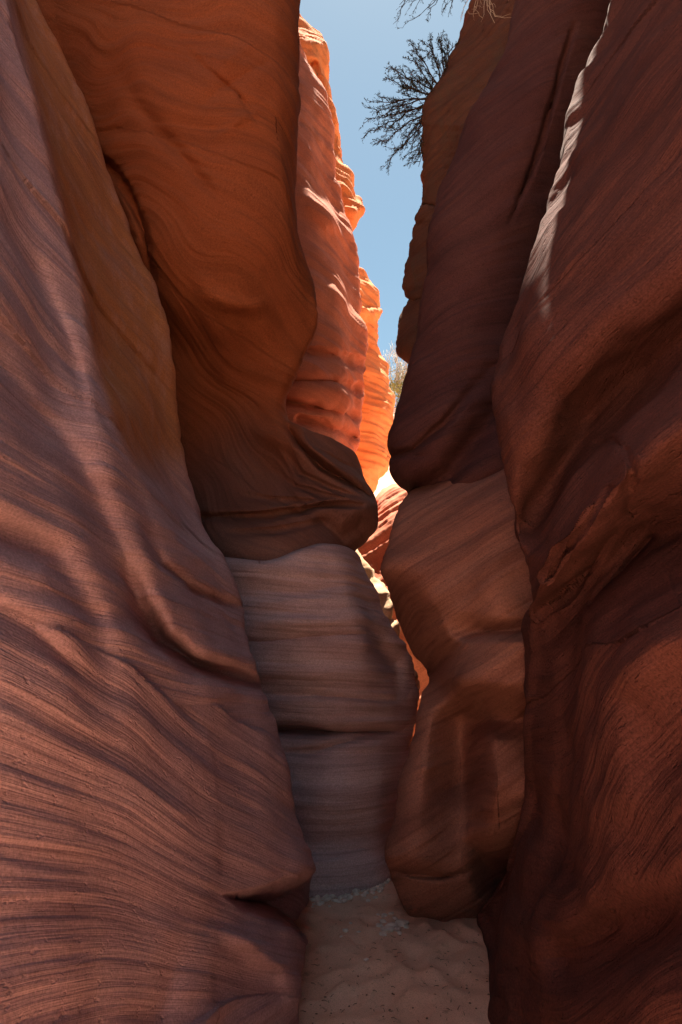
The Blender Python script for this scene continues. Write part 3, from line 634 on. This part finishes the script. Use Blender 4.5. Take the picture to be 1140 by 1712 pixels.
def plain(name, cols, rough=0.9, scale=60.0, spec=0.15):
    m = bpy.data.materials.new(name); m.use_nodes = True; nt = m.node_tree; N = nt.nodes; L = nt.links
    bs = N['Principled BSDF']; bs.inputs['Roughness'].default_value = rough; bs.inputs['Specular IOR Level'].default_value = spec
    g = N.new('ShaderNodeNewGeometry'); n = N.new('ShaderNodeTexNoise'); n.inputs['Scale'].default_value = scale; n.inputs['Detail'].default_value = 3
    L.new(g.outputs['Position'], n.inputs['Vector'])
    r = N.new('ShaderNodeValToRGB'); r.color_ramp.elements[0].position = 0.35; r.color_ramp.elements[1].position = 0.65
    r.color_ramp.elements[0].color = cols[0] + (1,); r.color_ramp.elements[1].color = cols[1] + (1,)
    L.new(n.outputs['Fac'], r.inputs[0]); L.new(r.outputs[0], bs.inputs['Base Color'])
    return m
M['twig'] = plain('dark_twig', ((0.045, 0.035, 0.032), (0.09, 0.065, 0.055)))
M['dry'] = plain('dry_pale_twig', ((0.55, 0.45, 0.33), (0.72, 0.62, 0.46)))
M['needle'] = plain('dusty_green_leaf', ((0.035, 0.045, 0.035), (0.07, 0.085, 0.055)))
M['leaf'] = plain('yellow_green_leaf', ((0.16, 0.17, 0.05), (0.30, 0.28, 0.10)), scale=3)  # yellow-green foliage of the far shrub
M['greytwig'] = plain('pale_grey_bark', ((0.30, 0.27, 0.22), (0.48, 0.44, 0.38)), scale=8)
M['stone'] = plain('pale_stone', ((0.60, 0.45, 0.36), (0.82, 0.68, 0.56)), scale=30)
M['litter'] = plain('dry_litter', ((0.16, 0.09, 0.055), (0.27, 0.16, 0.10)), scale=20)

class Soup:
    def __init__(s): s.V = []; s.F = []
    def tube(s, pts, r0, r1, n=5):
        pts = [np.array(p, float) for p in pts]; b0 = len(s.V); K = len(pts)
        for i, p in enumerate(pts):
            t = pts[min(i + 1, K - 1)] - pts[max(i - 1, 0)]; t /= np.linalg.norm(t) + 1e-9
            a = np.cross(t, [0.3, 0.2, 0.93]); a /= np.linalg.norm(a) + 1e-9; b = np.cross(t, a)
            r = r0 + (r1 - r0) * i / (K - 1)
            for k in range(n):
                q = 2 * math.pi * k / n; s.V.append(p + r * (math.cos(q) * a + math.sin(q) * b))
        for i in range(K - 1):
            for k in range(n):
                k2 = (k + 1) % n
                s.F.append((b0 + i * n + k, b0 + i * n + k2, b0 + (i + 1) * n + k2, b0 + (i + 1) * n + k))
        s.F.append(tuple(b0 + (K - 1) * n + k for k in range(n)))
    def leaf(s, p, d, L, W, up):
        p = np.array(p, float); d = np.array(d, float); d /= np.linalg.norm(d) + 1e-9
        w = np.cross(d, up); w /= np.linalg.norm(w) + 1e-9; b0 = len(s.V)
        c = np.cross(w, d) * L * 0.12
        s.V += [p, p + d * L * 0.5 + w * W + c, p + d * L, p + d * L * 0.5 - w * W + c]
        s.F.append((b0, b0 + 1, b0 + 2, b0 + 3))
    def build(s, name, mat, parent=None, smooth=True):
        me = soup_mesh(name, s.V, s.F, smooth)
        if parent is not None: me.transform(parent.matrix_world.inverted())
        return link(name, me, mat, parent)

def stem_path(a, b, rs, sag, n=9, jit=0.012):
    a = np.array(a, float); b = np.array(b, float); L = np.linalg.norm(b - a); out = []
    o = rs.normal(0, jit * L * 2.0, 3)
    for i in range(n):
        t = i / (n - 1); p = a + (b - a) * t
        p = p + np.array([0, 0, sag * L]) * 4 * t * (1 - t) + o * math.sin(3.0 * t) + (rs.normal(0, jit * L, 3) if 0 < i else 0)
        out.append(p)
    return out

def bush(name, label, root, tips, Yt, seed, wood, leaf, r=0.011, side=7, sub=6, spread=0.9, leafn=4, ln=0.03, sag=0.02, group=None, cat='bush'):
    rs = np.random.RandomState(seed)
    rt = np.array(unproj(root[0], root[1], root[2]))
    e = empty(name, tuple(rt), label, cat, group)
    B = Soup(); Lf = Soup()
    for tx, ty in tips:
        tp = np.array(unproj(tx, ty, Yt + rs.normal(0, 0.16)))
        main = stem_path(rt + rs.normal(0, 0.035, 3), tp, rs, sag)
        B.tube(main, r, r * 0.25)
        L = np.linalg.norm(tp - rt); fwd = (tp - rt) / L
        for k in range(side):
            t = 0.22 + 0.76 * (k + rs.rand()) / side
            i = min(int(t * (len(main) - 1)), len(main) - 2); p = main[i] + (main[i + 1] - main[i]) * (t * (len(main) - 1) - i)
            d = fwd + rs.normal(0, spread * 0.55, 3); d /= np.linalg.norm(d)
            l = L * (0.42 - 0.22 * t) * rs.uniform(0.6, 1.25)
            br = stem_path(p, p + d * l, rs, 0.03, 6, 0.03)
            B.tube(br, r * 0.45, r * 0.16, 4)
            for q in range(sub):
                t2 = 0.15 + 0.85 * (q + rs.rand()) / sub; j = min(int(t2 * 5), 4); p2 = br[j] + (br[j + 1] - br[j]) * (t2 * 5 - j)
                d2 = d + rs.normal(0, 0.5, 3); d2 /= np.linalg.norm(d2)
                tw = stem_path(p2, p2 + d2 * l * rs.uniform(0.18, 0.42), rs, 0.02, 4, 0.04)
                B.tube(tw, r * 0.22, r * 0.10, 3)
                if leaf:
                    for z in range(leafn):
                        f = rs.rand(); pp = tw[0] + (tw[-1] - tw[0]) * f
                        Lf.leaf(pp, d2 + rs.normal(0, 0.7, 3), ln * rs.uniform(0.6, 1.3), ln * 0.13, rs.normal(size=3))
    B.build('branches', wood, e)
    if leaf and Lf.V: Lf.build('leaves', leaf, e, False)
    return e

bush('hanging_bush', 'bare dark spiky bush jutting out of the shaded rock fin into the sky', (742, 165, 6.75),
     [(628, 196), (622, 222), (634, 172), (648, 134), (638, 240), (660, 118), (692, 78), (712, 72), (735, 70), (690, 100), (650, 268), (672, 250), (698, 275), (690, 262), (655, 195), (676, 140), (752, 78), (700, 215)], 6.6, 4, M['twig'], M['needle'], r=0.012, side=9, sub=7, leafn=5, spread=0.7)
bush('hanging_bush', 'dark leafless twigs dangling into the sky at the top edge, above the other bush', (792, -70, 6.7),
     [(670, 6), (700, 26), (716, 14), (737, 22), (752, 12), (690, 4)], 6.6, 6, M['twig'], M['needle'], r=0.010, side=4, sub=3)
bush('dry_shrub', 'pale sunlit dry twigs hanging over the rock at the top edge', (806, -60, 5.6),
     [(792, 22), (800, 38), (812, 14), (826, 36), (768, 36), (818, 30)], 5.5, 9, M['dry'], None, r=0.007, side=3, sub=2, spread=0.7)

def tree_far():
    rs = np.random.RandomState(12)
    Y = 26.5
    def P(px, py, y=Y): return np.array(unproj(px, py, y))
    base = P(672, 690); e = empty('bare_tree', tuple(base), 'pale leafless tree on the far bright slope beyond the passage', 'tree')
    T = Soup(); B = Soup()
    T.tube(stem_path(base, P(664, 630), rs, 0), 0.07, 0.035, 6)
    for k in range(26):
        a = P(rs.uniform(658, 676), rs.uniform(625, 665), Y + rs.normal(0, .3)); b = P(rs.uniform(640, 692), rs.uniform(582, 640), Y + rs.normal(0, .6))
        br = stem_path(a, b, rs, 0.03, 7, 0.04); B.tube(br, 0.022, 0.007, 4)
        for j in range(7):
            i = rs.randint(1, 6); d = (b - a) * 0.35 + rs.normal(0, 0.22, 3); B.tube(stem_path(br[i], br[i] + d, rs, 0, 4, 0.05), 0.010, 0.005, 3)
    T.build('trunk', M['greytwig'], e); B.build('branches', M['greytwig'], e)
    base = P(668, 690, 25.8); e = empty('green_shrub', tuple(base), 'small yellow green bush at the foot of the pale bare tree', 'bush')
    T = Soup(); Lf = Soup()
    for k in range(9):
        tip = P(rs.uniform(652, 686), rs.uniform(618, 655), 25.8 + rs.normal(0, .4))
        st = stem_path(base + rs.normal(0, .1, 3), tip, rs, 0.02); T.tube(st, 0.02, 0.008, 4)
    for k in range(1500):
        c = P(rs.uniform(648, 690), 642 + abs(rs.normal(0, 16)) * (1 if rs.rand() < .75 else -1), 25.8 + rs.normal(0, .4))
        if pnoise(c[None] * 3.2)[0] < -0.12: continue
        Lf.leaf(c, rs.normal(size=3), rs.uniform(.06, .12), .025, rs.normal(size=3))
    T.build('stem', M['greytwig'], e); Lf.build('leaves', M['leaf'], e, False)
tree_far()

def pebble_verts(rs, c, s):
    """a rounded broken stone: a jittered icosphere-like shell"""
    V = []; n = 6; m = 8
    off = rs.uniform(0, 99, 3); ang = rs.uniform(0, 6.28); ca, sa = math.cos(ang), math.sin(ang)
    for i in range(n + 1):
        ph = math.pi * i / n
        for k in range(m):
            th = 2 * math.pi * k / m
            d = np.array([math.sin(ph) * math.cos(th), math.sin(ph) * math.sin(th), math.cos(ph)]); V.append(d)
    V = np.array(V); R = 1 + 0.35 * pnoise(V * 1.3 + off) + 0.12 * pnoise(V * 3.1 + off)
    V = np.sign(V) * np.abs(V) ** 0.8 * R[:, None] * np.array(s)
    V = V @ np.array([[ca, sa, 0], [-sa, ca, 0], [0, 0, 1]]) + np.array(c)
    F = []
    for i in range(n):
        for k in range(m):
            k2 = (k + 1) % m
            if i == 0: F.append((k, m + k, m + k2))
            elif i == n - 1: F.append((i * m + k, (i + 1) * m + k, i * m + k2))
            else: F.append((i * m + k, (i + 1) * m + k, (i + 1) * m + k2, i * m + k2))
    return V, F

rs = np.random.RandomState(21)
spots = [(640, 1544, 'large'), (655, 1552, 'large'), (648, 1560, 'large'), (664, 1558, 'large'), (672, 1548, 'large'), (634, 1553, ''), (680, 1555, ''), (643, 1535, ''), (660, 1540, ''), (668, 1566, ''), (640, 1566, ''), (654, 1534, ''),
         (577, 1562, 'lone'), (571, 1569, 'lone'), (612, 1610, 'lone'), (632, 1530, ''), (600, 1561, 'lone'), (586, 1548, 'lone')]
for px, py, k in spots:
    x, y = on_ground(px, py)
    s = {'large': rs.uniform(.026, .040), '': rs.uniform(.012, .022), 'lone': rs.uniform(.008, .016)}[k]
    z = gz(x, y)
    V, Fc = pebble_verts(rs, (0, 0, 0), (s, s * rs.uniform(.6, .95), s * rs.uniform(.3, .5)))
    o = link('stone', soup_mesh('stone', V, Fc, False), M['stone']); o.location = (x, y, z + s * 0.15)
    if k == 'lone': tag(o, 'small pale stone lying alone on the open sand left of the stone cluster', 'stone', 'stones scattered on the open sand')
    else: tag(o, 'flat pale stone in the cluster beside the foot of the brown buttress', 'stone', 'stones clustered by the buttress foot')

G = Soup()
for k in range(520):
    px = rs.uniform(522, 648); py = 1490 - (px - 522) * 0.21 + abs(rs.normal(0, 11)) - 2
    x, y = on_ground(px, py); s = rs.uniform(.006, .02)
    V, Fc = pebble_verts(rs, (x, y, gz(x, y) + s * .2), (s, s * .8, s * .55)); b0 = len(G.V)
    G.V += list(V); G.F += [tuple(i + b0 for i in f) for f in Fc]
o = G.build('gravel', M['stone'], None, False); tag(o, 'pale gravel strewn along the base of the grey block', 'gravel', kind='stuff')
G = Soup()
for k in range(150):
    if k % 2 == 0: px, py = rs.uniform(510, 830), rs.uniform(1540, 1715)
    else:
        cx, cy = [(600, 1640), (700, 1640), (760, 1600), (680, 1690), (740, 1690), (560, 1670), (785, 1655), (650, 1600)][rs.randint(8)]
        px, py = rs.normal(cx, 26), rs.normal(cy, 12)
    if py > 1720: continue
    x, y = on_ground(px, py); z = gz(x, y) + 0.003; a = rs.uniform(0, 6.28); l = rs.uniform(.008, .03)
    d = np.array([math.cos(a), math.sin(a), rs.normal(0, .15)])
    if rs.rand() < .6: G.tube([(x, y, z), np.array([x, y, z]) + d * l * .5 + [0, 0, .003], np.array([x, y, z]) + d * l], .0016, .0008, 4)
    else:
        s = rs.uniform(.0015, .0042); V, Fc = pebble_verts(rs, (x, y, z), (s * 1.5, s, s * .45)); b0 = len(G.V)
        G.V += list(V); G.F += [tuple(i + b0 for i in f) for f in Fc]
o = G.build('litter', M['litter'], None, False); tag(o, 'dry twigs and crumbs scattered over the sandy floor', 'litter', kind='stuff')
